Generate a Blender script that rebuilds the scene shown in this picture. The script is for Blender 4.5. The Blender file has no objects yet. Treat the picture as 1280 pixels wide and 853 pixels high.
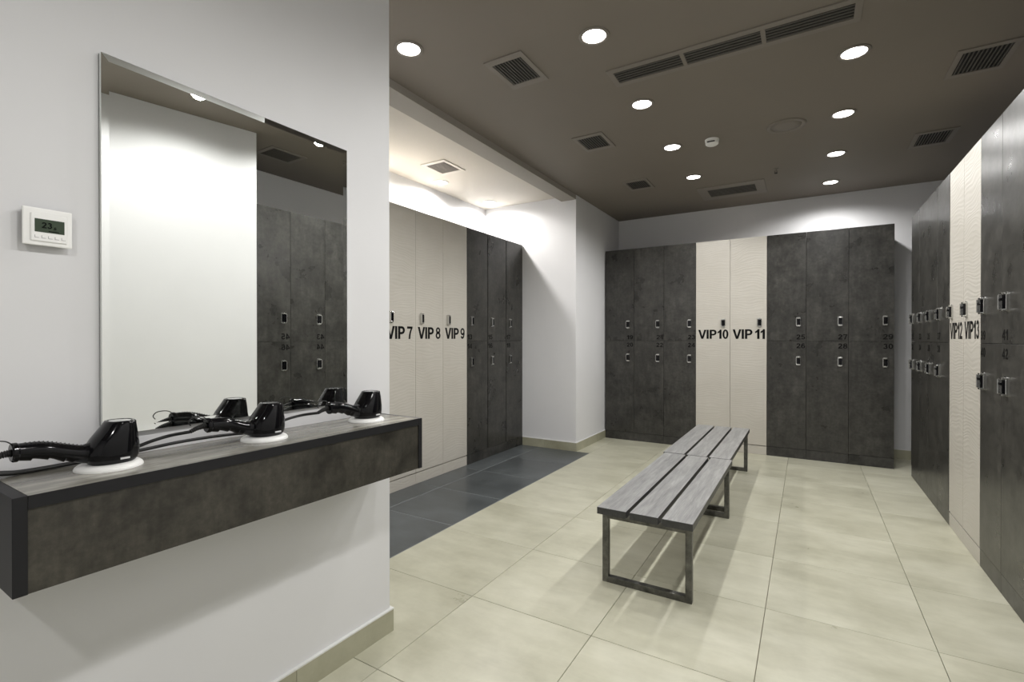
import bpy, bmesh, math, random
from mathutils import Vector, Matrix
random.seed(7)
SC = bpy.context.scene
COL = SC.collection
PI = math.pi

# ------------------------------------------------------------------ camera
cam_d = bpy.data.cameras.new('camera'); cam = bpy.data.objects.new('camera', cam_d); COL.objects.link(cam)
cam_d.sensor_width = 36.0; cam_d.lens = 610.852/1280*36.0; cam_d.clip_start = 0.02
cam.location = (0, 0, 1.2231)
cam.rotation_euler = (PI/2 - 0.0045, 0, 0.5426)
SC.camera = cam
# ------------------------------------------------------------------ world, exposure
w = bpy.data.worlds.new('world'); SC.world = w; w.use_nodes = True
w.node_tree.nodes['Background'].inputs[0].default_value = (.8, .85, 1, 1)
w.node_tree.nodes['Background'].inputs[1].default_value = 0.0
SC.view_settings.view_transform = 'Standard'; SC.view_settings.look = 'None'
SC.view_settings.gamma = 1; SC.view_settings.use_curve_mapping = False
SC.view_settings.exposure = 0.0
LAMP_W = 29.0          # main hall downlights
ALCOVE_W = 34.0        # alcove downlights
HALL = (1.0, 0.988, 0.968)
ALC = (1.0, 0.972, 0.94)
CEIL = 2.786
ALCEIL = 2.784
# (x, y, watts, label)
LIGHTS = [(-.942, 2.382, LAMP_W, 'round recessed ceiling downlight, largest of the left-hand line above the bench'),
          (-.942, 3.237, LAMP_W, 'round recessed ceiling downlight just past the left end of the long grille'),
          (-.942, 4.089, LAMP_W, 'round recessed ceiling downlight left of the white smoke detector'),
          (-.938, 4.946, LAMP_W, 'smallest downlight of the left-hand line, beside the back ceiling panel'),
          (.218, 3.250, LAMP_W, 'round recessed ceiling downlight, largest of the right-hand line'),
          (.214, 4.094, LAMP_W, 'round recessed ceiling downlight, second from front of the right-hand line'),
          (.208, 4.944, LAMP_W, 'round recessed ceiling downlight, third from front of the right-hand line'),
          (.200, 5.819, LAMP_W, 'round recessed ceiling downlight nearest the back wall, right-hand line'),
          (-1.839, 1.973, LAMP_W, 'bright downlight beside the edge of the white mirror wall'),
          (.218, 2.400, LAMP_W, 'downlight of the right-hand line just above the top edge of the frame'),
          (.218, 1.545, LAMP_W*.95, 'passage downlight overhead, in front of the camera'),
          (.218, .690, LAMP_W*1.25, 'passage downlight almost above the camera'),
          (.300, -.950, LAMP_W*1.6, 'passage downlight behind the camera')]
ALIGHTS = [(-3.120, 2.970, ALCOVE_W, 'alcove downlight hidden behind the mirror wall'),
           (-3.127, 3.811, ALCOVE_W, 'alcove downlight just below the square alcove vent'),
           (-3.102, 4.649, ALCOVE_W, 'alcove downlight near the far corner of the alcove')]

# ------------------------------------------------------------------ material helpers
def mat(name, col, rough=.5, metal=0, spec=.5):
    m = bpy.data.materials.new(name); m.use_nodes = True
    b = m.node_tree.nodes['Principled BSDF']
    b.inputs['Base Color'].default_value = (*col, 1); b.inputs['Roughness'].default_value = rough
    b.inputs['Metallic'].default_value = metal; b.inputs['Specular IOR Level'].default_value = spec
    return m
class NT:
    def __init__(s, m):
        s.t = m.node_tree; s.b = s.t.nodes['Principled BSDF']
    def n(s, typ, **kw):
        x = s.t.nodes.new(typ)
        for k, v in kw.items():
            if k in x.inputs.keys(): x.inputs[k].default_value = v
            else: setattr(x, k, v)
        return x
    def l(s, a, b): s.t.links.new(a, b)
    def coords(s, scale=(1, 1, 1), rnd=True):
        tc = s.n('ShaderNodeTexCoord'); mp = s.n('ShaderNodeMapping'); mp.inputs['Scale'].default_value = scale
        if rnd:
            oi = s.n('ShaderNodeObjectInfo'); mu = s.n('ShaderNodeVectorMath', operation='MULTIPLY_ADD')
            cb = s.n('ShaderNodeCombineXYZ')
            for i in range(3): s.l(oi.outputs['Random'], cb.inputs[i])
            mu.inputs[1].default_value = (37.1, 53.7, 71.3)
            s.l(cb.outputs[0], mu.inputs[0]); s.l(tc.outputs['Object'], mu.inputs[2])
            s.l(mu.outputs[0], mp.inputs['Vector'])
        else:
            s.l(tc.outputs['Object'], mp.inputs['Vector'])
        return mp.outputs[0]
    def noise(s, vec, scale, detail=6, rough=.6, dist=0):
        x = s.n('ShaderNodeTexNoise', Scale=scale, Detail=detail, Roughness=rough, Distortion=dist); s.l(vec, x.inputs['Vector']); return x.outputs['Fac']
    def ramp(s, fac, stops):
        r = s.n('ShaderNodeValToRGB'); e = r.color_ramp.elements
        while len(e) < len(stops): e.new(.5)
        for el, (p, c) in zip(e, stops): el.position = p; el.color = (*c, 1)
        s.l(fac, r.inputs[0]); return r.outputs[0]
    def mix(s, a, b, fac, mode='MIX'):
        x = s.n('ShaderNodeMix', data_type='RGBA', blend_type=mode)
        if isinstance(fac, float): x.inputs[0].default_value = fac
        else: s.l(fac, x.inputs[0])
        for i, v in ((6, a), (7, b)):
            if isinstance(v, tuple): x.inputs[i].default_value = (*v, 1)
            else: s.l(v, x.inputs[i])
        return x.outputs[2]
    def bump(s, h, strength=.2, dist=.002):
        x = s.n('ShaderNodeBump', Strength=strength, Distance=dist); s.l(h, x.inputs['Height']); s.l(x.outputs[0], s.b.inputs['Normal'])
    def col(s, c): s.l(c, s.b.inputs['Base Color'])

def wall_mat(name, col, rough=.65):
    m = mat(name, col, rough, spec=.25); t = NT(m); v = t.coords(rnd=False)
    f = t.noise(v, 1.3, 3); c = t.ramp(f, [(.3, tuple(x*.97 for x in col)), (.7, tuple(min(1, x*1.02) for x in col))]); t.col(c)
    t.bump(t.noise(v, 220, 4), .08, .001); return m
M = {}
M['wall'] = wall_mat('white_paint', (.725, .725, .735))
M['ceil'] = wall_mat('taupe_ceiling_paint', (.222, .194, .166), .6)
M['alceil'] = wall_mat('cream_ceiling_paint', (.60, .56, .50), .6)
M['beam'] = wall_mat('shaded_white_beam_paint', (.33, .305, .27), .6)  # white beam, its shade put into the colour as a darker greige
M['trimwhite'] = mat('white_top_strip', (.72, .72, .70), .5)  # white strip along the top of the skirting tiles

def concrete(name, lo, hi, rough=.42, scale=1.0, dt=0):
    m = mat(name, lo, rough, spec=.4); t = NT(m); v = t.coords()
    big = t.noise(v, 4.0*scale, 4+dt, .6, .1)
    c1 = t.ramp(big, [(.26, lo), (.5, tuple((a+b)/2 for a, b in zip(lo, hi))), (.78, hi)])
    vs = t.coords((14, 14, 2.2)); st = t.noise(vs, 2.2*scale, 2+dt, .6)
    c2 = t.ramp(st, [(.35, (.72, .72, .72)), (.65, (1.15, 1.15, 1.15))])
    fine = t.noise(v, 42*scale, 1+dt, .6); c3 = t.ramp(fine, [(.3, (.72, .72, .72)), (.7, (1.25, 1.25, 1.25))])
    med = t.noise(v, 12*scale, 3+dt, .68, .1); c4 = t.ramp(med, [(.25, (.55, .55, .54)), (.5, (1, 1, 1)), (.75, (1.5, 1.49, 1.46))])
    c = t.mix(c1, c2, .6, 'MULTIPLY'); c = t.mix(c, c4, .8, 'MULTIPLY'); c = t.mix(c, c3, .7, 'MULTIPLY'); t.col(c)
    rr = t.ramp(big, [(.3, (rough-.04,)*3), (.7, (rough+.08,)*3)]); t.l(rr, t.b.inputs['Roughness'])
    return m
M['dark'] = concrete('dark_concrete_laminate', (.0245, .0238, .0215), (.054, .052, .0465), .29)
M['darkedge'] = mat('charcoal_edge_band', (.012, .012, .014), .45, spec=.3)
M['plinthd'] = concrete('dark_plinth_laminate', (.022, .0215, .020), (.06, .058, .053), .3)
M['console'] = concrete('console_concrete_laminate', (.013, .012, .010), (.072, .066, .053), .35, 2.0, 3)

def console_top():
    m = mat('console_top_laminate', (.12, .12, .1), .2); t = NT(m)
    v = t.coords((9, 1.0, 9), rnd=False); f = t.noise(v, 2.4, 7, .62, .2)
    c = t.ramp(f, [(.3, (.12, .115, .098)), (.5, (.23, .22, .19)), (.68, (.42, .405, .35))])  # pale streaks: embossed laminate, lightened to include the wall's gloss reflection
    v2 = t.coords((1, 1, 1), rnd=False); f2 = t.noise(v2, 14, 6, .7); c2 = t.ramp(f2, [(.3, (.75,)*3), (.7, (1.15,)*3)])
    t.col(t.mix(c, c2, .6, 'MULTIPLY')); return m
M['ctop'] = console_top()

def beige():
    m = mat('beige_wave_relief', (.50, .47, .42), .38, spec=.35); t = NT(m); v = t.coords((1, 1, 1))
    n = t.n('ShaderNodeTexNoise', Scale=2.2, Detail=2.0, Roughness=.5); t.l(v, n.inputs['Vector'])
    ad = t.n('ShaderNodeVectorMath', operation='MULTIPLY_ADD'); t.l(n.outputs['Color'], ad.inputs[0]); ad.inputs[1].default_value = (.25, .25, .25)
    t.l(v, ad.inputs[2])
    mp = t.n('ShaderNodeMapping'); mp.inputs['Scale'].default_value = (1.6, 1.6, 10); t.l(ad.outputs[0], mp.inputs['Vector'])
    wv = t.n('ShaderNodeTexWave', Scale=1.3, Distortion=9.0, Detail=3.0); wv.bands_direction = 'Z'; wv.inputs['Detail Scale'].default_value = 1.2
    t.l(mp.outputs[0], wv.inputs['Vector'])
    t.bump(wv.outputs['Fac'], .25, .0024)
    c = t.ramp(t.noise(v, 3, 4), [(.3, (.47, .445, .395)), (.7, (.51, .485, .435))]); t.col(c); return m
M['beige'] = beige()

def tile(name, lo, hi, hi2, rough, streak):
    m = mat(name, hi, rough, spec=.45); t = NT(m); v = t.coords()
    f = t.noise(v, 2.4, 10, .64, .1); c = t.ramp(f, [(.28, lo), (.52, hi), (.76, hi2)])
    vs = t.coords(streak); s = t.noise(vs, 3, 8, .65, .2); c2 = t.ramp(s, [(.33, (.88, .875, .86)), (.66, (1.06, 1.06, 1.06))])
    oi = t.n('ShaderNodeObjectInfo'); c3 = t.ramp(oi.outputs['Random'], [(0, (.975, .975, .97)), (1, (1.015, 1.015, 1.015))])
    c = t.mix(c, c2, .8, 'MULTIPLY'); c = t.mix(c, c3, 1.0, 'MULTIPLY'); t.col(c)
    rr = t.ramp(f, [(.3, (rough-.05,)*3), (.7, (rough+.08,)*3)]); t.l(rr, t.b.inputs['Roughness'])
    t.bump(t.noise(v, 40, 6), .05, .0006); return m
M['tile'] = tile('beige_porcelain', (.43, .42, .32), (.54, .53, .42), (.62, .61, .50), .32, (1, 3.5, 1))
M['tiled'] = tile('slate_porcelain', (.060, .067, .070), (.092, .102, .107), (.135, .15, .157), .32, (1, 5, 1))
M['skirt'] = tile('skirting_porcelain', (.30, .29, .20), (.40, .39, .29), (.46, .45, .34), .35, (2, 2, 2))
M['grout'] = mat('brown_grout', (.19, .17, .12), .8)
M['groutl'] = mat('pale_grout', (.30, .32, .33), .7)

def wood(name, k):
    m = mat(name, (.2, .2, .2), .42); t = NT(m); v = t.coords((11, .9, 11))
    f = t.noise(v, 3.2, 8, .65, .6); c = t.ramp(f, [(.28, (.14*k, .14*k, .14*k)), (.5, (.205*k, .205*k, .203*k)), (.72, (.29*k, .29*k, .285*k))])
    v3 = t.coords((60, 2.5, 60)); g = t.noise(v3, 4, 5, .6); c3 = t.ramp(g, [(.35, (.75,)*3), (.65, (1.12,)*3)])
    v2 = t.coords((3.2, 1.2, 3)); vo = t.n('ShaderNodeTexVoronoi', Scale=1.6); t.l(v2, vo.inputs['Vector'])
    kn = t.ramp(vo.outputs['Distance'], [(0, (.35,)*3), (.07, (.8,)*3), (.12, (1,)*3)])
    c = t.mix(c, c3, .7, 'MULTIPLY'); c = t.mix(c, kn, .6, 'MULTIPLY'); t.col(c); t.bump(g, .25, .0008); return m
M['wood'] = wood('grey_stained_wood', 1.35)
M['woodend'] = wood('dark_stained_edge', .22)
def steel():
    m = mat('raw_dark_steel', (.12, .12, .11), .38, .75); t = NT(m); v = t.coords((1, 1, 1)); f = t.noise(v, 18, 7, .7)
    t.col(t.ramp(f, [(.3, (.06, .06, .055)), (.6, (.16, .158, .145)), (.75, (.26, .26, .25))])); return m
M['steel'] = steel()
M['chrome'] = mat('polished_chrome', (.62, .62, .60), .16, 1)
M['black'] = mat('gloss_black_plastic', (.004, .004, .005), .09, spec=.28)
M['mblack'] = mat('matt_black_plastic', (.008, .008, .008), .45)
M['cord'] = mat('black_rubber_cord', (.012, .012, .012), .4)
M['ink'] = mat('black_vinyl_lettering', (.0025, .0025, .0025), .5, spec=.12)
M['white'] = mat('white_plastic', (.90, .90, .88), .3)
M['stripe'] = mat('silver_print', (.7, .7, .7), .3)
M['silver'] = mat('satin_silver', (.55, .55, .57), .22, .9)
M['mirror'] = mat('mirror_silver', (.93, .95, .92), .0, 1)
M['mirrorback'] = mat('mirror_edge', (.10, .12, .11), .2)
M['ventframe'] = mat('taupe_vent_metal', (.215, .19, .165), .55)
M['ventframel'] = mat('cream_vent_metal', (.62, .58, .52), .5)
M['ventdark'] = mat('vent_inside', (.008, .008, .008), .9)
M['slat'] = mat('vent_slat_metal', (.10, .092, .08), .5)
M['lcd'] = mat('green_grey_lcd', (.038, .058, .034), .35, spec=.3)
M['lcdink'] = mat('lcd_digit', (.003, .005, .003), .5, spec=.1)
M['greyprint'] = mat('grey_button_print', (.35, .35, .35), .5)
def emis(name, col, s):
    m = bpy.data.materials.new(name); m.use_nodes = True; b = m.node_tree.nodes['Principled BSDF']
    b.inputs['Base Color'].default_value = (.8, .8, .8, 1); b.inputs['Emission Color'].default_value = (*col, 1); b.inputs['Emission Strength'].default_value = s; return m
M['lens'] = emis('lit_lens', (1, .98, .95), 14)

# ------------------------------------------------------------------ mesh helpers
class MB:
    def __init__(s): s.bm = bmesh.new()
    def box(s, x0, x1, y0, y1, z0, z1, bev=0):
        r = bmesh.ops.create_cube(s.bm, size=1)['verts']
        for v in r: v.co = Vector((x0+(v.co.x+.5)*(x1-x0), y0+(v.co.y+.5)*(y1-y0), z0+(v.co.z+.5)*(z1-z0)))
        if bev:
            es = list({e for v in r for e in v.link_edges})
            bmesh.ops.bevel(s.bm, geom=es, offset=bev, segments=1 if bev < .002 else 2, affect='EDGES', profile=.6)
        return s
    def cyl(s, c, r, h, axis='z', n=32, r2=None):
        res = bmesh.ops.create_cone(s.bm, cap_ends=True, segments=n, radius1=r, radius2=r if r2 is None else r2, depth=h)['verts']
        R = {'z': Matrix.Identity(3), 'x': Matrix.Rotation(PI/2, 3, 'Y'), 'y': Matrix.Rotation(-PI/2, 3, 'X')}[axis]
        for v in res: v.co = R @ v.co + Vector(c)
        return s
    def loft(s, rings, cap=True):
        vs = [[s.bm.verts.new(p) for p in ring] for ring in rings]; n = len(vs[0])
        for a, b in zip(vs, vs[1:]):
            for i in range(n): s.bm.faces.new((a[i], a[(i+1) % n], b[(i+1) % n], b[i]))
        if cap: s.bm.faces.new(vs[0][::-1]); s.bm.faces.new(vs[-1])
        return s
    def lathe(s, prof, c=(0, 0, 0), n=40, cap=True):
        return s.loft([[(c[0]+r*math.cos(2*PI*i/n), c[1]+r*math.sin(2*PI*i/n), c[2]+z) for i in range(n)] for r, z in prof], cap)
    def tube(s, pts, r, n=8, rads=None):
        P = [Vector(p) for p in pts]; up = Vector((0, 0, 1)); rings = []
        for i, p in enumerate(P):
            d = (P[min(i+1, len(P)-1)] - P[max(i-1, 0)]).normalized()
            a = d.cross(up)
            if a.length < 1e-3: a = d.cross(Vector((1, 0, 0)))
            a.normalize(); b = d.cross(a); rr = rads[i] if rads else r
            rings.append([p + a*rr*math.cos(2*PI*k/n) + b*rr*math.sin(2*PI*k/n) for k in range(n)])
        return s.loft(rings)
    def prism(s, poly, z0, z1):
        return s.loft([[(x, y, z0) for x, y in poly], [(x, y, z1) for x, y in poly]])
    def mesh(s, name, m, smooth=False):
        bmesh.ops.recalc_face_normals(s.bm, faces=s.bm.faces)
        me = bpy.data.meshes.new(name); s.bm.to_mesh(me); s.bm.free(); me.materials.append(m)
        if smooth:
            for p in me.polygons: p.use_smooth = True
        return me
    def obj(s, name, m, parent=None, smooth=False):
        return link(name, s.mesh(name, m, smooth), parent)
def link(name, me, parent=None, loc=None, rot=None):
    o = bpy.data.objects.new(name, me); COL.objects.link(o)
    if parent: o.parent = parent
    if loc is not None: o.location = loc
    if rot is not None: o.rotation_euler = rot
    return o
def smooth_angle(o, ang=35):
    me = o.data
    for p in me.polygons: p.use_smooth = True
    me.set_sharp_from_angle(angle=math.radians(ang))
    return o
def spline(pts, k=8):
    P = [Vector(p) for p in pts]; P = [P[0]*2-P[1]] + P + [P[-1]*2-P[-2]]; out = []
    for i in range(1, len(P)-2):
        for j in range(k):
            t = j/k; a, b, c, d = P[i-1], P[i], P[i+1], P[i+2]
            out.append(.5*((2*b)+(c-a)*t+(2*a-5*b+4*c-d)*t*t+(-a+3*b-3*c+d)*t**3))
    out.append(P[-2]); return out
def thing(name, label, cat, loc=(0, 0, 0), rz=0, group=None):
    o = bpy.data.objects.new(name, None); COL.objects.link(o); o.location = loc; o.rotation_euler = (0, 0, rz)
    o.empty_display_size = .05
    o['label'] = label; o['category'] = cat
    if group: o['group'] = group
    return o
def struct(o, label=None):
    o['kind'] = 'structure'
    if label: o['label'] = label
    return o
_txt = {}
from mathutils.geometry import tessellate_polygon
def arc(cx, cy, rx, ry, a0, a1, n=14):
    return [(cx+rx*math.cos(math.radians(a0+(a1-a0)*i/n)), cy+ry*math.sin(math.radians(a0+(a1-a0)*i/n))) for i in range(n+1)]
def stroke(pts, t):
    L, Rr = [], []
    for i, p in enumerate(pts):
        a, b = pts[max(i-1, 0)], pts[min(i+1, len(pts)-1)]; dx, dy = b[0]-a[0], b[1]-a[1]; l = math.hypot(dx, dy)
        L.append((p[0]-dy/l*t/2, p[1]+dx/l*t/2)); Rr.append((p[0]+dy/l*t/2, p[1]-dx/l*t/2))
    return L+Rr[::-1]
def rect(a, b, c, d): return [(a, c), (b, c), (b, d), (a, d)]
def flip(sh, w_): return [[[(w_-x, 1-y) for x, y in c] for c in shp] for shp in sh]
SIX = [[arc(.335, .325, .335, .335, 0, 345, 30), arc(.335, .315, .145, .165, 0, 345, 24)],
       [stroke([(.100, .30), (.100, .45), (.115, .60), (.155, .75), (.22, .86), (.33, .915), (.44, .895), (.51, .83), (.535, .75)], .19)]]
# each glyph: (width, shapes), a shape is an outline plus its holes
GL = {'V': (.93, [[[(0, 1), (.25, 1), (.475, .30), (.70, 1), (.95, 1), (.60, 0), (.35, 0)]]]),
      'I': (.25, [[rect(0, .25, 0, 1)]]),
      'P': (.80, [[[(0, 0), (0, 1), (.42, 1)]+arc(.44, .69, .36, .31, 85, -85)+[(.42, .37), (.25, .37), (.25, 0)], [(.25, .82), (.25, .55), (.40, .55)]+arc(.42, .685, .135, .135, -80, 80)+[(.40, .82)]]]),
      '0': (.66, [[arc(.33, .5, .33, .515, 0, 345, 30), arc(.33, .5, .115, .34, 0, 345, 24)]]),
      '1': (.46, [[[(.21, 0), (.46, 0), (.46, 1.0), (.26, 1.0), (.20, .89), (.11, .82), (0, .775), (0, .58), (.12, .625), (.21, .69)]]]),
      '2': (.66, [[stroke(arc(.33, .71, .225, .205, 170, -25)+[(.48, .52), (.36, .39), (.23, .26), (.13, .12), (.11, .06)], .185)], [rect(.02, .66, 0, .18)]]),
      '3': (.66, [[stroke(arc(.31, .735, .20, .185, 165, -90), .175)], [stroke(arc(.31, .305, .235, .225, 90, -165), .18)]]),
      '4': (.72, [[[(.42, 0), (.61, 0), (.61, .2), (.72, .2), (.72, .37), (.61, .37), (.61, 1), (.45, 1), (0, .37), (0, .2), (.42, .2)], [(.42, .37), (.42, .70), (.19, .37)]]]),
      '5': (.67, [[stroke(arc(.32, .33, .235, .24, 125, -165), .185)], [[(.11, 1), (.61, 1), (.61, .825), (.26, .825), (.225, .60), (.20, .44), (.02, .465)]]]),
      '6': (.67, SIX), '9': (.67, flip(SIX, .67)),
      '7': (.66, [[[(0, 1), (.66, 1), (.66, .86), (.52, .64), (.43, .38), (.38, 0), (.18, 0), (.22, .30), (.31, .57), (.44, .82), (0, .82)]]]),
      '8': (.67, [[arc(.335, .745, .30, .265, -40, 220, 20)+arc(.335, .285, .335, .295, 140, 400, 22), arc(.335, .75, .12, .115, 0, 345, 18), arc(.335, .285, .15, .14, 0, 345, 18)]]),
      '.': (.2, [[rect(0, .2, 0, .2)]])}
def text_mesh(s, wd, ht, m, bold=0):
    """solid lettering in the XZ plane, lower-left at origin, facing -Y, scaled to wd x ht"""
    key = (s, wd, ht, m.name)
    if key in _txt: return _txt[key]
    x = 0; shapes = []
    for k, ch in enumerate(s):
        if ch == ' ': x += .17; continue
        w_, sh = GL[ch]; shapes += [[[(px+x, py) for px, py in c] for c in shp] for shp in sh]
        x += w_ + (.04 if ch == 'V' else .10)
    xs = [p[0] for shp in shapes for c in shp for p in c]; ys = [p[1] for shp in shapes for c in shp for p in c]
    x0, x1, y0, y1 = min(xs), max(xs), min(ys), max(ys)
    bm = bmesh.new(); T = .0008
    for q, shp in enumerate(shapes):
        t = T+(q % 2)*.00004
        P = [(( px-x0)/(x1-x0)*wd, (py-y0)/(y1-y0)*ht) for c in shp for px, py in c]
        fr = [bm.verts.new((a, -t, b)) for a, b in P]; bk = [bm.verts.new((a, 0, b)) for a, b in P]
        for tri in tessellate_polygon([[Vector((px, py, 0)) for px, py in c] for c in shp]):
            bm.faces.new([fr[i] for i in tri])
        n0 = 0
        for c in shp:
            n = len(c)
            for i in range(n):
                a, b = n0+i, n0+(i+1) % n
                bm.faces.new((fr[a], fr[b], bk[b], bk[a]))
            n0 += n
    bmesh.ops.recalc_face_normals(bm, faces=bm.faces)
    me2 = bpy.data.meshes.new('number_'+s); bm.to_mesh(me2); bm.free(); me2.materials.append(m)
    _txt[key] = me2; return me2

# ------------------------------------------------------------------ the setting
XL, XR, YB, YN = -3.331, 1.40, 6.312, -2.0
fl = struct(MB().box(-3.45, 1.6, YN-.1, 6.45, -.10, -.009).obj('floor', M['grout']))
gl = MB().box(-3.331, -1.987, 1.484, 4.9, -.009, -.0015).obj('grout_bed', M['groutl'], fl)
# beige tiles, 0.6 m grid
def tiles(name, m, xs, ys, x0, x1, y0, y1, g, skip=None):
    full = None
    for i in range(len(xs)-1):
        for j in range(len(ys)-1):
            a, b = max(xs[i], x0), min(xs[i+1], x1); c, d = max(ys[j], y0), min(ys[j+1], y1)
            if b-a < .01 or d-c < .01: continue
            if skip and skip((a+b)/2, (c+d)/2, a, b, c, d): continue
            w_, h_ = b-a-g, d-c-g
            if abs(w_-(.6-g)) < 1e-4 and abs(h_-(.6-g)) < 1e-4:
                if full is None: full = MB().box(-w_/2, w_/2, -h_/2, h_/2, -.009, 0, .0009).mesh(name, m)
                me = full
            else: me = MB().box(-w_/2, w_/2, -h_/2, h_/2, -.009, 0, .0009).mesh(name, m)
            link(name, me, fl, ((a+b)/2, (c+d)/2, 0))
GX = [-1.3576+.6*i for i in range(-4, 6)]; GY = [1.8869+.6*k for k in range(-7, 9)]
GX1 = [-1.985] + [x for x in GX if x > -1.8]          # first column starts at the slate border
def skipb(cx, cy, a, b, c, d):
    return False
tiles('floor_tile', M['tile'], GX1, GY, -1.985, XR, YN, YB, .0023, lambda cx, cy, a, b, c, d: (a < -2.1 and cy > 4.9) or (b < -1.5 and d < 1.45))
tiles('floor_tile', M['tile'], [-2.5, -1.985], GY, -2.145, -1.985, 4.9, YB, .0023)
DX = [-3.785, -3.185, -2.585, -1.985]; DY = [3.735+.6*k for k in range(-4, 3)]
tiles('slate_floor_tile', M['tiled'], DX, DY, -3.331, -1.987, 1.484, 4.9, .006)

ceil = struct(MB().box(-2.145, 1.6, YN-.1, 6.45, CEIL, CEIL+.12).obj('ceiling', M['ceil']))
aceil = struct(MB().box(-3.45, -2.317, 1.40, 5.0, ALCEIL, ALCEIL+.12).obj('ceiling', M['alceil']), 'cream ceiling over the alcove')
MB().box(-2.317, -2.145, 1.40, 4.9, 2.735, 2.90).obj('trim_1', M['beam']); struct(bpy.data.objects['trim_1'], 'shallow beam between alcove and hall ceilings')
struct(MB().box(XL-.12, XL, 1.484, 4.9, 0, 2.9).obj('wall_alcove_left', M['wall']))
# solid return between alcove and back wall
struct(MB().box(XL-.12, -2.145, 4.9, 6.45, -.02, 2.9).obj('wall_alcove_back', M['wall']))
struct(MB().box(-2.145, 1.6, YB, YB+.12, -.02, 2.9).obj('wall_back', M['wall']))
struct(MB().box(XR, XR+.12, 2.14, YB, -.02, 2.9).obj('wall_right', M['wall']))
struct(MB().prism([(.62, 2.14), (1.46, YN), (1.75, YN), (1.75, 2.14)], -.02, 2.80).obj('wall_right_near', M['wall']))
struct(MB().box(-3.4, 1.75, YN-.12, YN, -.02, 2.9).obj('wall_near', M['wall']))
# mirror wall: rotated 1.15 degrees about its free corner
AW = -.02
WD = Vector((-math.sin(AW), math.cos(AW), 0)); WN = Vector((math.cos(AW), math.sin(AW), 0)); WP = Vector((-1.493, 1.484, 0))
def wpt(s, off, z): p = WP+WD*s+WN*off; return Vector((p.x, p.y, z))
pA = wpt(-3.49, 0, 0)
struct(MB().prism([(-1.493, 1.484), (pA.x, YN), (-3.45, YN), (-3.45, 1.484)], -.02, 2.80).obj('wall_left', M['wall']))
WROT = AW          # local x = out of wall (+WN), local y = along wall (+WD)
def onwall(o, s=0, off=0, z=0):
    o.location = wpt(s, off, z); o.rotation_euler = (0, 0, AW); return o
# skirting tiles
def skirting(name, p0, p1, nrm, length=.6, start=0, th=.012, h=.090):
    p0, p1, nrm = Vector((*p0, 0)), Vector((*p1, 0)), Vector((*nrm, 0)).normalized()
    d = (p1-p0); L = d.length; d.normalize()
    base = struct(MB().prism([tuple((p0+nrm*.0002)[:2]), tuple((p1+nrm*.0002)[:2]), tuple((p1+nrm*(th+.001))[:2]), tuple((p0+nrm*(th+.001))[:2])], h, h+.006).obj(name, M['trimwhite']))
    cuts = [0]; x = start if start > 0.01 else length
    while x < L-.02: cuts.append(x); x += length
    cuts.append(L)
    for a, b in zip(cuts, cuts[1:]):
        q0, q1 = p0+d*(a+.001), p0+d*(b-.001)
        bmx = MB().prism([tuple(q0[:2]), tuple(q1[:2]), tuple((q1+nrm*th)[:2]), tuple((q0+nrm*th)[:2])], .0, h)
        bmx.obj('skirting_tile', M['skirt'], base)
    return base
c1 = wpt(.012, 0, 0); c0 = wpt(-3.45, 0, 0)
skirting('baseboard_left', (c1.x, c1.y), (c0.x, c0.y), (WN.x, WN.y), .6, .45)
skirting('baseboard_left_end', (-1.493, 1.4845), (-2.9, 1.4845), (0, 1))
skirting('baseboard_alcove_back', (-2.133, 4.9), (-2.808, 4.9), (0, -1), .6, .388)
skirting('baseboard_column', (-2.145, 4.9), (-2.145, YB), (1, 0), .6, .6)
skirting('baseboard_back', (.71, YB), (XR, YB), (0, -1))
skirting('baseboard_right', (XR, YB-.013), (XR, 5.57), (-1, 0))
skirting('baseboard_near', (XR, YN), (-1.5, YN), (0, 1))

# ------------------------------------------------------------------ lights
def downlight(x, y, z, watts, label, col, group, em=1):
    t = thing('downlight', label, 'ceiling light', (x, y, z), 0, group)
    prof = [(.060, 0), (.078, 0), (.079, -.003), (.076, -.006), (.064, -.007), (.060, -.004)]
    n = 32; mb = MB()
    rings = [[(r*math.cos(2*PI*i/n), r*math.sin(2*PI*i/n), zz) for i in range(n)] for r, zz in prof+[prof[0]]]
    mb.loft(rings, cap=False); mb.obj('trim_ring', M['white'] if z < 2.785 else M['ventframe'], t, True)
    MB().lathe([(.0595, -.0005), (.0595, -.003), (.03, -.0045), (.002, -.005)], n=28).obj('lens', M['lens'], t, True)
    ld = bpy.data.lights.new('lamp', 'SPOT'); ld.energy = watts; ld.color = col; ld.spot_size = math.radians(172 if z < 2.785 else 162); ld.spot_blend = .3 if z < 2.785 else .5; ld.shadow_soft_size = .045
    lo = bpy.data.objects.new('lamp', ld); COL.objects.link(lo); lo.parent = t; lo.location = (0, 0, -.05)
    return t
for x, y, wt, lab in LIGHTS: downlight(x, y, CEIL, wt, lab, HALL, 'downlights in the hall ceiling')
for x, y, wt, lab in ALIGHTS: downlight(x, y, ALCEIL, wt, lab, ALC, 'downlights in the alcove ceiling')

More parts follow.
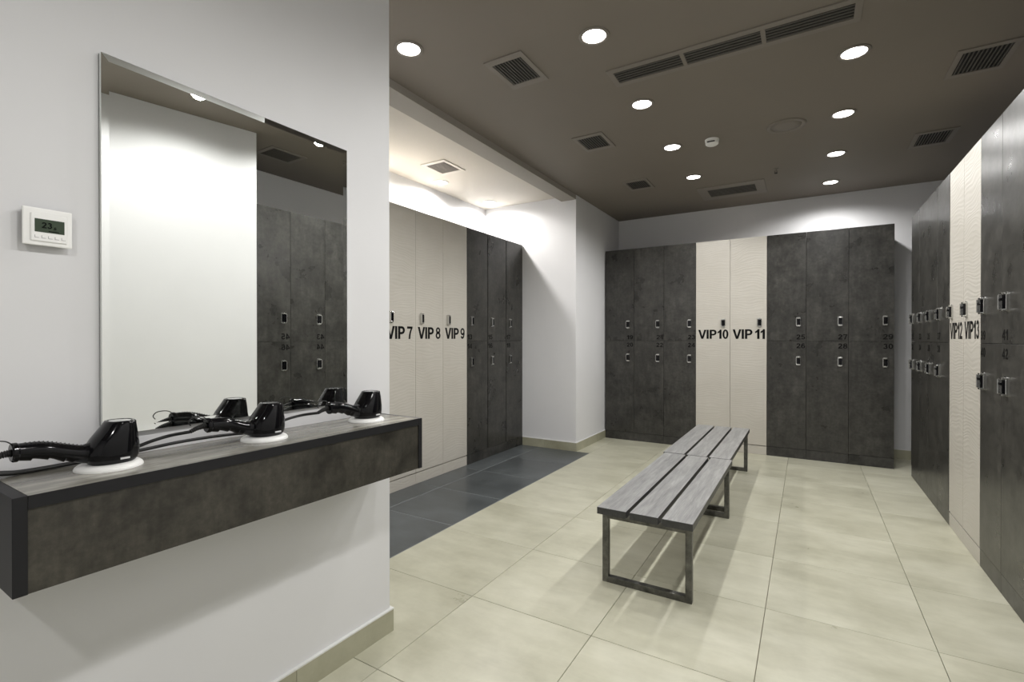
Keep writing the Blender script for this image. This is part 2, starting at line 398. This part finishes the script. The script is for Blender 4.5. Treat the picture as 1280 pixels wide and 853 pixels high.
# ------------------------------------------------------------------ lockers
def rbox(mb, cx, z0, z1, w_, y0, y1, r, n=4):
    """rounded rectangle plate in XZ, extruded y0..y1"""
    pts = []
    for (sx, sz, a0) in ((1, 1, 0), (-1, 1, PI/2), (-1, -1, PI), (1, -1, 1.5*PI)):
        for k in range(n+1):
            a = a0+k/n*PI/2; pts.append((cx+sx*(w_/2-r)+r*math.cos(a), (z1-r if sz > 0 else z0+r)+r*math.sin(a)))
    mb.loft([[(x, y0, z) for x, z in pts], [(x, y1, z) for x, z in pts]]); return mb
def lock_mesh():
    mb = MB(); H = .094
    rbox(mb, 0, -H/2, H/2, .040, 0, -.005, .010)
    # raised U-shaped chrome rim
    mb.box(-.0215, -.0155, -.028, -.004, -H/2+.012, H/2-.012, .0015)
    mb.box(.0165, .020, -.009, -.004, -H/2+.012, H/2-.012, .0015)
    mb.box(-.019, .016, -.022, -.004, H/2-.014, H/2-.004, .002)
    mb.box(-.019, .016, -.022, -.004, -H/2+.004, -H/2+.014, .002)
    return mb.mesh('lock', M['chrome'])
def lockin_mesh():
    mb = MB(); rbox(mb, .002, -.032, .032, .031, -.005, -.020, .004); mb.cyl((.001, -.0225, .012), .006, .004, 'y', 12); return mb.mesh('lock_insert', M['black'])
LOCK, LOCKIN = lock_mesh(), lockin_mesh()
DOORS = {}
def door_mesh(w_, z0, z1, m, th=.018):
    k = (round(w_, 4), z0, z1, m.name)
    if k not in DOORS: DOORS[k] = MB().box(-w_/2, w_/2, 0, th, z0, z1, .0008).mesh('door', m)
    return DOORS[k]
Z0, ZM, ZT = .098, 1.199, 2.303
def locker(p, rz, w_, depth, nums, side, vip, label, group, gap=.0026, dz=0, dy=0):
    t = thing('locker_cabinet', label, 'locker', (p[0], p[1], 0), rz, group)
    m = M['beige'] if vip else M['dark']
    MB().box(-w_/2+.0004, w_/2-.0004, .0195, depth, .0, ZT-.006).obj('body', M['beige'] if vip else M['dark'], t)
    MB().box(-w_/2+.0008, w_/2-.0008, .0015, .019, .001, Z0-(.009 if vip else .0025), .0006).obj('plinth', M['beige'] if vip else M['plinthd'], t)
    sp = [(Z0, ZT, 1.395, nums[0])] if vip else [(ZM+.001, ZT, 1.396, nums[0]), (Z0, ZM-.0015, .999, nums[1])]
    for i, (a, b, lz, num) in enumerate(sp):
        d = link('door', door_mesh(w_-gap, a, b, m), t, (0, dy*random.uniform(.3, 1), dz))
        lk = link('lock', LOCK, d, (side*(w_/2-.069), 0, lz))
        link('lock_insert', LOCKIN, d, (side*(w_/2-.069), 0, lz))
        if vip:
            tw = w_-.045 if len(num) > 4 and num[3] != ' ' else w_-.065
            if num in ('VIP10', 'VIP 11', 'VIP13'): tw = w_-.042
            nm = link('number', text_mesh(num, tw, .103, M['ink'], .022), d, (-tw/2+(.004 if side > 0 else -.006 if num != 'VIP13' else .0), 0, 1.222))
        else:
            nx = side*(w_/2-.047)-.038
            nm = link('number', text_mesh(num, .076, .050, M['ink'], .035), d, (nx, 0, 1.217 if i == 0 else 1.127))
    return t
# back row, faces -Y; local x = +X
bp = (.704+2.128)/8
BN = [('19', '20'), ('21', '22'), ('23', '24'), ('VIP10',), ('VIP 11',), ('25', '26'), ('27', '28'), ('29', '30')]
BLAB = ['dark locker column 19 and 20, at the far left end of the back row', 'dark locker column 21 and 22, between 19 and 23 in the back row', 'dark locker column 23 and 24, just left of the beige VIP 10 locker',
        'tall beige locker VIP 10, left one of the beige pair behind the bench', 'tall beige locker VIP 11, right one of the beige pair at the back', 'dark locker column 25 and 26, just right of the beige VIP 11 locker',
        'dark locker column 27 and 28, middle one of the three right of VIP 11', 'dark locker column 29 and 30, free right-hand end of the back row']
for i, nn in enumerate(BN):
    v = len(nn) == 1; x = -2.128+bp*(i+.5)
    lab = BLAB[i]
    locker((x, 5.769), 0, bp, .54, nn, 1, v, lab, 'back row of lockers')
# left row in the alcove, faces +X; local x = +Y
LB = [2.735, 3.095, 3.457, 3.818, 4.18, 4.54, 4.897]
LNN = [('VIP 7',), ('VIP 8',), ('VIP 9',), ('13', '14'), ('15', '16'), ('17', '18')]
ALAB = ['tall beige locker VIP 7, partly hidden behind the edge of the mirror wall', 'tall beige locker VIP 8, middle one of the three beige alcove lockers', 'tall beige locker VIP 9, beside the dark lockers of the alcove',
        'dark alcove locker column 13 and 14, beside beige VIP 9', 'dark alcove locker column 15 and 16, middle one of the three dark ones', 'dark alcove locker column 17 and 18, in the corner against the white wall']
for i, nn in enumerate(LNN):
    v = len(nn) == 1; a, b = LB[i], LB[i+1]
    lab = ALAB[i]
    locker((-2.8105, (a+b)/2), PI/2, b-a, .52, nn, -1, v, lab, 'alcove row of lockers', .0026 if v else .012, 0)
# right row, faces -X; local x = -Y
RB = [5.56, 5.22, 4.885, 4.55, 4.212, 3.88, 3.551, 3.215, 2.88, 2.54, 2.20]
RNN = [('31', '32'), ('33', '34'), ('35', '36'), ('37', '38'), ('VIP12',), ('VIP13',), ('39', '40'), ('41', '42'), ('43', '44'), ('45', '46')]
RLAB = ['dark locker column 31 and 32, far end of the right-hand row', 'dark locker column 33 and 34, second from the far end of the right-hand row', 'dark locker column 35 and 36, third from the far end of the right-hand row',
        'dark locker column 37 and 38, on the far side of beige VIP 12', 'tall beige locker VIP 12, farther one of the beige pair at right', 'tall beige locker VIP 13, nearer one of the beige pair at right',
        'dark locker column 39 and 40, on the near side of beige VIP 13', 'dark locker column 41 and 42, cut off by the right edge of the photo', 'dark locker column 43 and 44, seen only in the mirror at its right edge', 'dark locker column 45 and 46, seen only in the mirror beside the white wall']
for i, nn in enumerate(RNN):
    v = len(nn) == 1; a, b = RB[i], RB[i+1]
    lab = RLAB[i]
    locker((.80, (a+b)/2), -PI/2, a-b, .585, nn, -1, v, lab, 'right-hand row of lockers', .0026, 0, -.003 if i < 4 else 0)

# ------------------------------------------------------------------ benches
def bench(x, y0, y1, label):
    L = y1-y0; t = thing('bench', label, 'bench', (x, y0, 0), 0, 'slatted benches in the middle')
    H, TH, W_ = .386, .034, .456
    xs = [(0, .147), (.165, .300), (.318, .456)]
    for i, (a, b) in enumerate(xs):
        mb = MB().box(a, b, random.uniform(0, .003), L-random.uniform(0, .003), H-TH, H, .002)
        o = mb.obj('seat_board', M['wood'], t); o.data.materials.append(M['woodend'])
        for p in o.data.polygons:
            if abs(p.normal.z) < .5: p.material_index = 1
    for yy in (.045, L-.075):
        mb = MB(); T = .030
        z1 = H-TH-.0005
        mb.box(.012, .012+T, yy, yy+T, 0, z1, .002); mb.box(W_-.012-T, W_-.012, yy, yy+T, 0, z1, .002)
        mb.box(.012+T, W_-.012-T, yy, yy+T, 0, T, .002); mb.box(.012+T, W_-.012-T, yy, yy+T, z1-T, z1, .002)
        mb.obj('leg_frame', M['steel'], t)
    return t
bench(-.893, 2.300, 3.668, 'front slatted bench of grey stained boards on dark steel frames')
bench(-.908, 3.676, 5.035, 'rear slatted bench standing end to end behind the front one')

# ------------------------------------------------------------------ ceiling vents and fittings
def vent(name, label, cx, cy, w_, d_, iw, id_, n, along, z, fm, group, segs=1, sm=None):
    """w_,d_ outer size in x,y; iw,id_ opening; n slats running along 'x' or 'y'"""
    t = thing(name, label, 'air vent', (cx, cy, z), 0, group)
    fr = MB(); h = .007
    fr.box(-w_/2, w_/2, -d_/2, -id_/2, -h, 0, .001); fr.box(-w_/2, w_/2, id_/2, d_/2, -h, 0, .001)
    fr.box(-w_/2, -iw/2, -id_/2, id_/2, -h, 0, .001); fr.box(iw/2, w_/2, -id_/2, id_/2, -h, 0, .001)
    sw = (iw-(segs-1)*.022)/segs
    for k in range(segs-1):
        x = -iw/2+(k+1)*sw+k*.022; fr.box(x, x+.022, -id_/2, id_/2, -h, 0, .001)
    fr.obj('frame', fm, t)
    MB().box(-iw/2, iw/2, -id_/2, id_/2, -.0012, -.0002).obj('backing', M['ventdark'], t)
    for k in range(segs):
        x0 = -iw/2+k*(sw+.022)
        for i in range(n):
            mb = MB()
            if along == 'x':
                y = -id_/2+(i+.5)*id_/n; mb.box(x0, x0+sw, y-id_/n*.16, y+id_/n*.16, -.0065, -.0014)
            else:
                x = x0+(i+.5)*sw/n; mb.box(x-sw/n*.16, x+sw/n*.16, -id_/2, id_/2, -.0065, -.0014)
            mb.obj('slat', sm or M['slat'], t)
    return t
vg = 'square vents in the hall ceiling'
vent('ceiling_vent', 'square taupe ceiling vent nearest the mirror wall', -1.450, 2.460, .245, .335, .185, .24, 10, 'y', CEIL, M['ventframe'], vg)
vent('ceiling_vent', 'square taupe ceiling vent in the middle of the left-hand side', -1.450, 3.665, .245, .32, .19, .23, 10, 'y', CEIL, M['ventframe'], vg)
vent('ceiling_vent', 'smallest square ceiling vent, by the column at far left', -1.460, 4.905, .245, .32, .19, .23, 10, 'y', CEIL, M['ventframe'], vg)
vent('ceiling_vent', 'ceiling vent at the upper right, above the right-hand lockers', .832, 3.695, .26, .34, .205, .265, 11, 'y', CEIL, M['ventframe'], vg)
vent('ceiling_vent', 'smaller ceiling vent above the far end of the right-hand lockers', .835, 4.945, .26, .34, .195, .265, 11, 'y', CEIL, M['ventframe'], vg)
vent('ceiling_vent', 'ceiling vent seen only in the mirror, near the passage', .870, 2.50, .26, .32, .20, .25, 11, 'y', CEIL, M['ventframe'], vg)
vent('ceiling_vent', 'square cream vent in the alcove ceiling', -2.835, 3.49, .27, .32, .205, .235, 12, 'x', ALCEIL, M['ventframel'], 'alcove vent', 1, M['ventframe'])
vent('linear_grille', 'long three-part linear grille crossing the hall ceiling', -.393, 2.832, 1.23, .205, 1.168, .128, 5, 'x', CEIL, M['ventframe'], 'linear grilles', 3)
vent('ceiling_panel', 'wide ceiling access panel with a dark slotted grille near the back wall', -.675, 5.60, .63, .50, .45, .27, 7, 'x', CEIL, M['ventframe'], 'ceiling panels')
t = thing('smoke_detector', 'white round smoke detector on the taupe ceiling', 'smoke detector', (-.640, 4.10, CEIL))
MB().lathe([(.052, 0), (.052, -.012), (.046, -.014)], n=32).obj('base', M['white'], t, False)
smooth_angle(MB().lathe([(.046, -.0142), (.046, -.02), (.049, -.024), (.047, -.036), (.036, -.044), (.002, -.046)], n=32).obj('cover', M['white'], t))
MB().box(-.028, .028, -.053, -.0475, -.034, -.026).obj('slot', M['mblack'], t)
t = thing('ceiling_speaker', 'flush round taupe ceiling speaker between the two lines of lights', 'speaker', (-.131, 4.109, CEIL))
n = 48; mb = MB(); pr = [(.098, 0), (.128, 0), (.127, -.005), (.118, -.008), (.102, -.006), (.098, 0)]
mb.loft([[(r*math.cos(2*PI*i/n), r*math.sin(2*PI*i/n), zz) for i in range(n)] for r, zz in pr], cap=False); mb.obj('ring', M['ventframe'], t, True)
MB().lathe([(.0975, -.0003), (.0975, -.003), (.06, -.0045), (.002, -.005)], n=48).obj('mesh_cover', M['ventframe'], t, True)
t = thing('sprinkler_head', 'small sprinkler head hanging from the ceiling near the back panel', 'sprinkler', (-.246, 5.10, CEIL))
MB().lathe([(.022, 0), (.022, -.004), (.008, -.006), (.007, -.02)], n=20).obj('rose', M['ventframe'], t)
mb = MB(); mb.box(-.010, -.007, -.002, .002, -.040, -.0195); mb.box(.007, .010, -.002, .002, -.040, -.0195); mb.cyl((0, 0, -.041), .014, .003, 'z', 16); mb.obj('deflector', M['ventdark'], t)

# ------------------------------------------------------------------ mirror
t = thing('mirror', 'large frameless rectangular wall mirror above the hair dryer shelf', 'mirror'); onwall(t, -.5965, 0, .981)
MW, MH = .749, .953
tilt = -.010          # the glass hangs turned by half a degree on its clips
MB().box(.0005, .0035, -MW/2, MW/2, 0, MH).obj('backing', M['mirrorback'], t)
mb = MB(); bw = .0165
o = [(-MW/2, 0), (MW/2, 0), (MW/2, MH), (-MW/2, MH)]; i_ = [(-MW/2+bw, bw), (MW/2-bw, bw), (MW/2-bw, MH-bw), (-MW/2+bw, MH-bw)]
ob = [mb.bm.verts.new((.0037, y, z)) for y, z in o]
of = [mb.bm.verts.new((.0118+tilt*y, y, z)) for y, z in o]
fi = [mb.bm.verts.new((.0107+tilt*y, y, z)) for y, z in i_]
for k in range(4):
    k2 = (k+1) % 4
    mb.bm.faces.new((ob[k], ob[k2], of[k2], of[k])); mb.bm.faces.new((of[k], of[k2], fi[k2], fi[k]))
mb.bm.faces.new(fi); mb.bm.faces.new(ob[::-1])
mb.obj('glass', M['mirror'], t)

# ------------------------------------------------------------------ console shelf
t = thing('wall_console', 'long floating dark concrete-look shelf box under the mirror', 'shelf'); onwall(t, 0, 0, 0)
S0, S1, OFF, ZB_, ZTT = -1.180, -.062, .240, .732, .922
MB().box(.001, OFF, S0, S0+.022, ZB_, ZTT, .0008).obj('end_panel', M['darkedge'], t)
MB().box(.001, OFF, S1-.018, S1, ZB_, ZTT-.0005, .0008).obj('end_panel', M['darkedge'], t)
tp = MB().box(.001, OFF-.002, S0+.0224, S1-.0184, ZTT-.026, ZTT).obj('top_board', M['ctop'], t)
MB().box(OFF-.0018, OFF+.0002, S0+.0224, S1-.0184, ZTT-.026, ZTT, .0004).obj('edge_band', M['darkedge'], t)
MB().box(OFF-.022, OFF-.004, S0+.0224, S1-.0184, ZB_, ZTT-.0265).obj('front_panel', M['console'], t)
MB().box(.001, OFF-.0225, S0+.0224, S1-.0184, ZB_, ZB_+.018).obj('bottom_board', M['console'], t)

# ------------------------------------------------------------------ hair dryers
def sel(cx, cy, z, a, b, e=2.4, n=32):
    r = []
    for i in range(n):
        th = 2*PI*i/n; c, s = math.cos(th), math.sin(th)
        r.append((cx+a*math.copysign(abs(c)**(2/e), c), cy+b*math.copysign(abs(s)**(2/e), s), z))
    return r
def dryer(s, label, rz, cordpts):
    t = thing('hair_dryer', label, 'hair dryer', wpt(s, .110, ZTT+.0125), AW+PI/2+rz, 'hair dryers on the shelf')
    # local +x = along wall away from the camera, handle towards -x
    mb = MB()
    prof = [(.004, .0, .043, .040), (.005, .004, .046, .042), (.004, .012, .0505, .044), (.004, .026, .052, .045), (.006, .042, .0495, .045),
            (.010, .058, .0435, .043), (.0155, .075, .036, .040), (.019, .087, .031, .036), (.0205, .092, .0295, .0345), (.0205, .0948, .0275, .0325), (.0205, .0953, .0225, .0275), (.0205, .092, .0215, .0265)]
    mb.loft([sel(cx, 0, z, a_, b_) for cx, z, a_, b_ in prof])
    smooth_angle(mb.obj('housing', M['black'], t), 50)
    g = MB(); g.loft([sel(.0205, 0, .0925, .0212, .0262), sel(.0205, 0, .0945, .0200, .0250)])
    go = g.obj('intake_grille', M['silver'], t)
    st = MB(); st.box(.006, .024, -.0466, -.0440, .0095, .0135); st.obj('logo_stripe', M['stripe'], t)
    bs = MB(); bs.cyl((.010, .043, .045), .016, .006, 'y', 24); bs.cyl((.010, .0475, .045), .009, .004, 'y', 20); smooth_angle(bs.obj('side_button', M['black'], t))
    # handle
    def hz(u):
        k = min(1, u/.75); k = k*k*(3-2*k); return .0265+.022*k+.004*u
    rings = []; N = 46
    for i in range(N+1):
        u = i/N; x = -.030-.136*u
        z = hz(u)
        ry = .0175+.002*math.sin(u*PI); up = .0185; dn = .018+.007*max(0, 1-u/.5)
        ph = (u*5.2) % 1.0
        if .28 < u < .9: dn += .0045*(1-ph) - .001
        if u > .92: up += .002; ry += .002; dn += .002
        if u > .985: up *= .86; ry *= .86; dn *= .86
        if u < .15: k = (1-u/.15); up += .010*k; dn -= .002*k; ry += .006*k
        ring = []
        for k in range(24):
            a = 2*PI*k/24; c_, s_ = math.cos(a), math.sin(a)
            ring.append((x, ry*c_, z+(up if s_ > 0 else dn)*s_))
        rings.append(ring)
    smooth_angle(MB().loft(rings).obj('handle', M['black'], t), 25)
    # grip dimples on top of the handle
    gp = MB()
    for i in range(15):
        for j in (-2, -1, 0, 1, 2):
            u = .12+i*.052; a = PI/2+j*.42; x = -.028-.136*u; z = hz(u)
            r = .0186+(.009*(1-u/.15) if u < .15 else 0)
            bmesh.ops.create_icosphere(gp.bm, subdivisions=1, radius=.0011, matrix=Matrix.Translation((x, r*math.cos(a), z+r*math.sin(a))))
    go = gp.obj('grip_dots', M['black'], t, True); go['kind'] = 'stuff'
    # strain relief
    P = [(-.164, 0, .0525), (-.175, 0, .0515), (-.19, 0, .048), (-.205, 0, .042)]
    sp = spline(P, 14); rads = [(.0085-.003*i/len(sp))*(1 if i % 4 < 2 else .8) for i in range(len(sp))]
    MB().tube(sp, 0, 12, rads).obj('strain_relief', M['mblack'], t)
    lp = [(-.160, .004, .066), (-.172, .002, .077), (-.188, 0, .080), (-.203, -.003, .077), (-.210, -.004, .067), (-.205, -.003, .058)]
    MB().tube(spline(lp, 6), .0014, 6).obj('hanging_loop', M['cord'], t, True)
    inv = (Matrix.Translation(t.location) @ Matrix.Rotation(t.rotation_euler.z, 4, 'Z')).inverted()
    pts = [Vector(P[-1])] + [inv @ wpt(a, b, c) for a, b, c in cordpts]
    MB().tube(spline(pts, 10), .0044, 8).obj('power_cord', M['cord'], t, True)
    return t
zc = ZTT+.0042
dryer(-.988, 'black hair dryer at the left end of the shelf, nearest the camera', 0, [(-1.215, .080, .975), (-1.26, .07, .95), (-1.32, .04, .85), (-1.40, .026, .60)])
dryer(-.609, 'black hair dryer in the middle of the shelf', 0, [(-.84, .062, .966), (-.875, .045, .956), (-.91, .036, .944), (-.95, .028, .934), (-1.0, .022, zc+.003), (-1.06, .018, zc+.001), (-1.12, .016, zc+.001), (-1.17, .016, zc+.006), (-1.25, .018, .92), (-1.36, .018, .76), (-1.42, .026, .60)])
dryer(-.219, 'black hair dryer at the right end of the shelf', 0, [(-.45, .060, .968), (-.50, .045, .958), (-.55, .035, .938), (-.60, .030, .932), (-.66, .028, .936), (-.74, .030, .939), (-.81, .032, .939), (-.87, .034, .936), (-.93, .036, .933), (-1.00, .034, zc+.004), (-1.07, .032, zc+.002), (-1.13, .030, zc+.002), (-1.18, .030, zc+.008), (-1.27, .028, .93), (-1.38, .030, .78), (-1.44, .026, .60)])
for s, lab in ((-.988, 'round white holder ring under the left hair dryer'), (-.609, 'round white holder ring under the middle hair dryer'), (-.219, 'round white holder ring under the right hair dryer')):
    o = MB().lathe([(.0645, .0002), (.0645, .003), (.0625, .007), (.058, .0105), (.050, .0122), (.002, .0122)], n=56).obj('holder_ring', M['white'])
    smooth_angle(o, 50); o.location = wpt(s, .110, ZTT); o['label'] = lab; o['category'] = 'holder ring'; o['group'] = 'holder rings in the shelf'
t = thing('wall_socket', 'white triple wall socket left of the frame where the dryer cords end', 'socket'); onwall(t, -1.42, 0, .585)
MB().box(.0005, .010, -.12, .12, -.04, .04, .003).obj('plate', M['white'], t)
for k in (-.02, .0, .02): MB().cyl((.017, k, .0), .009, .014, 'x', 16).obj('plug', M['mblack'], t)

# ------------------------------------------------------------------ thermostat
t = thing('thermostat', 'square white wall thermostat with a grey-green display reading 23', 'thermostat'); onwall(t, -1.0715, 0, 1.436)
hw = .043
MB().box(.0005, .014, -hw+.004, hw-.006, .006, .080).obj('back_box', M['mblack'], t)
MB().box(.0142, .021, -hw, hw, 0, .085, .0028).obj('cover_plate', M['white'], t)
fp = MB().box(.0212, .0235, -hw+.013, hw-.010, .009, .073, .0015).obj('front_panel', M['white'], t)
MB().box(.0237, .0243, -hw+.0195, hw-.0150, .030, .060, .0003).obj('display', M['lcd'], t)
def on_front(txt, y, z, w_, h_, m, par, bold=0):
    me = text_mesh(txt, w_, h_, m, bold); o = link('digits', me, par, (.0243, y, z), (0, 0, PI/2)); return o
on_front('23', -.0115, .0395, .0175, .0135, M['lcdink'], t, .02)
on_front('.5', .0075, .0385, .006, .006, M['lcdink'], t)
MB().box(.0243, .0246, .0, .018, .0325, .0345).obj('status_bar', M['lcdink'], t)
for k in range(5):
    y = -hw+.0195+.0115*k
    mb = MB(); mb.box(.0236, .0240, y, y+.0075, .0165, .0174); mb.box(.0236, .0240, y, y+.0008, .0165, .0225); mb.obj('button', M['greyprint'], t)
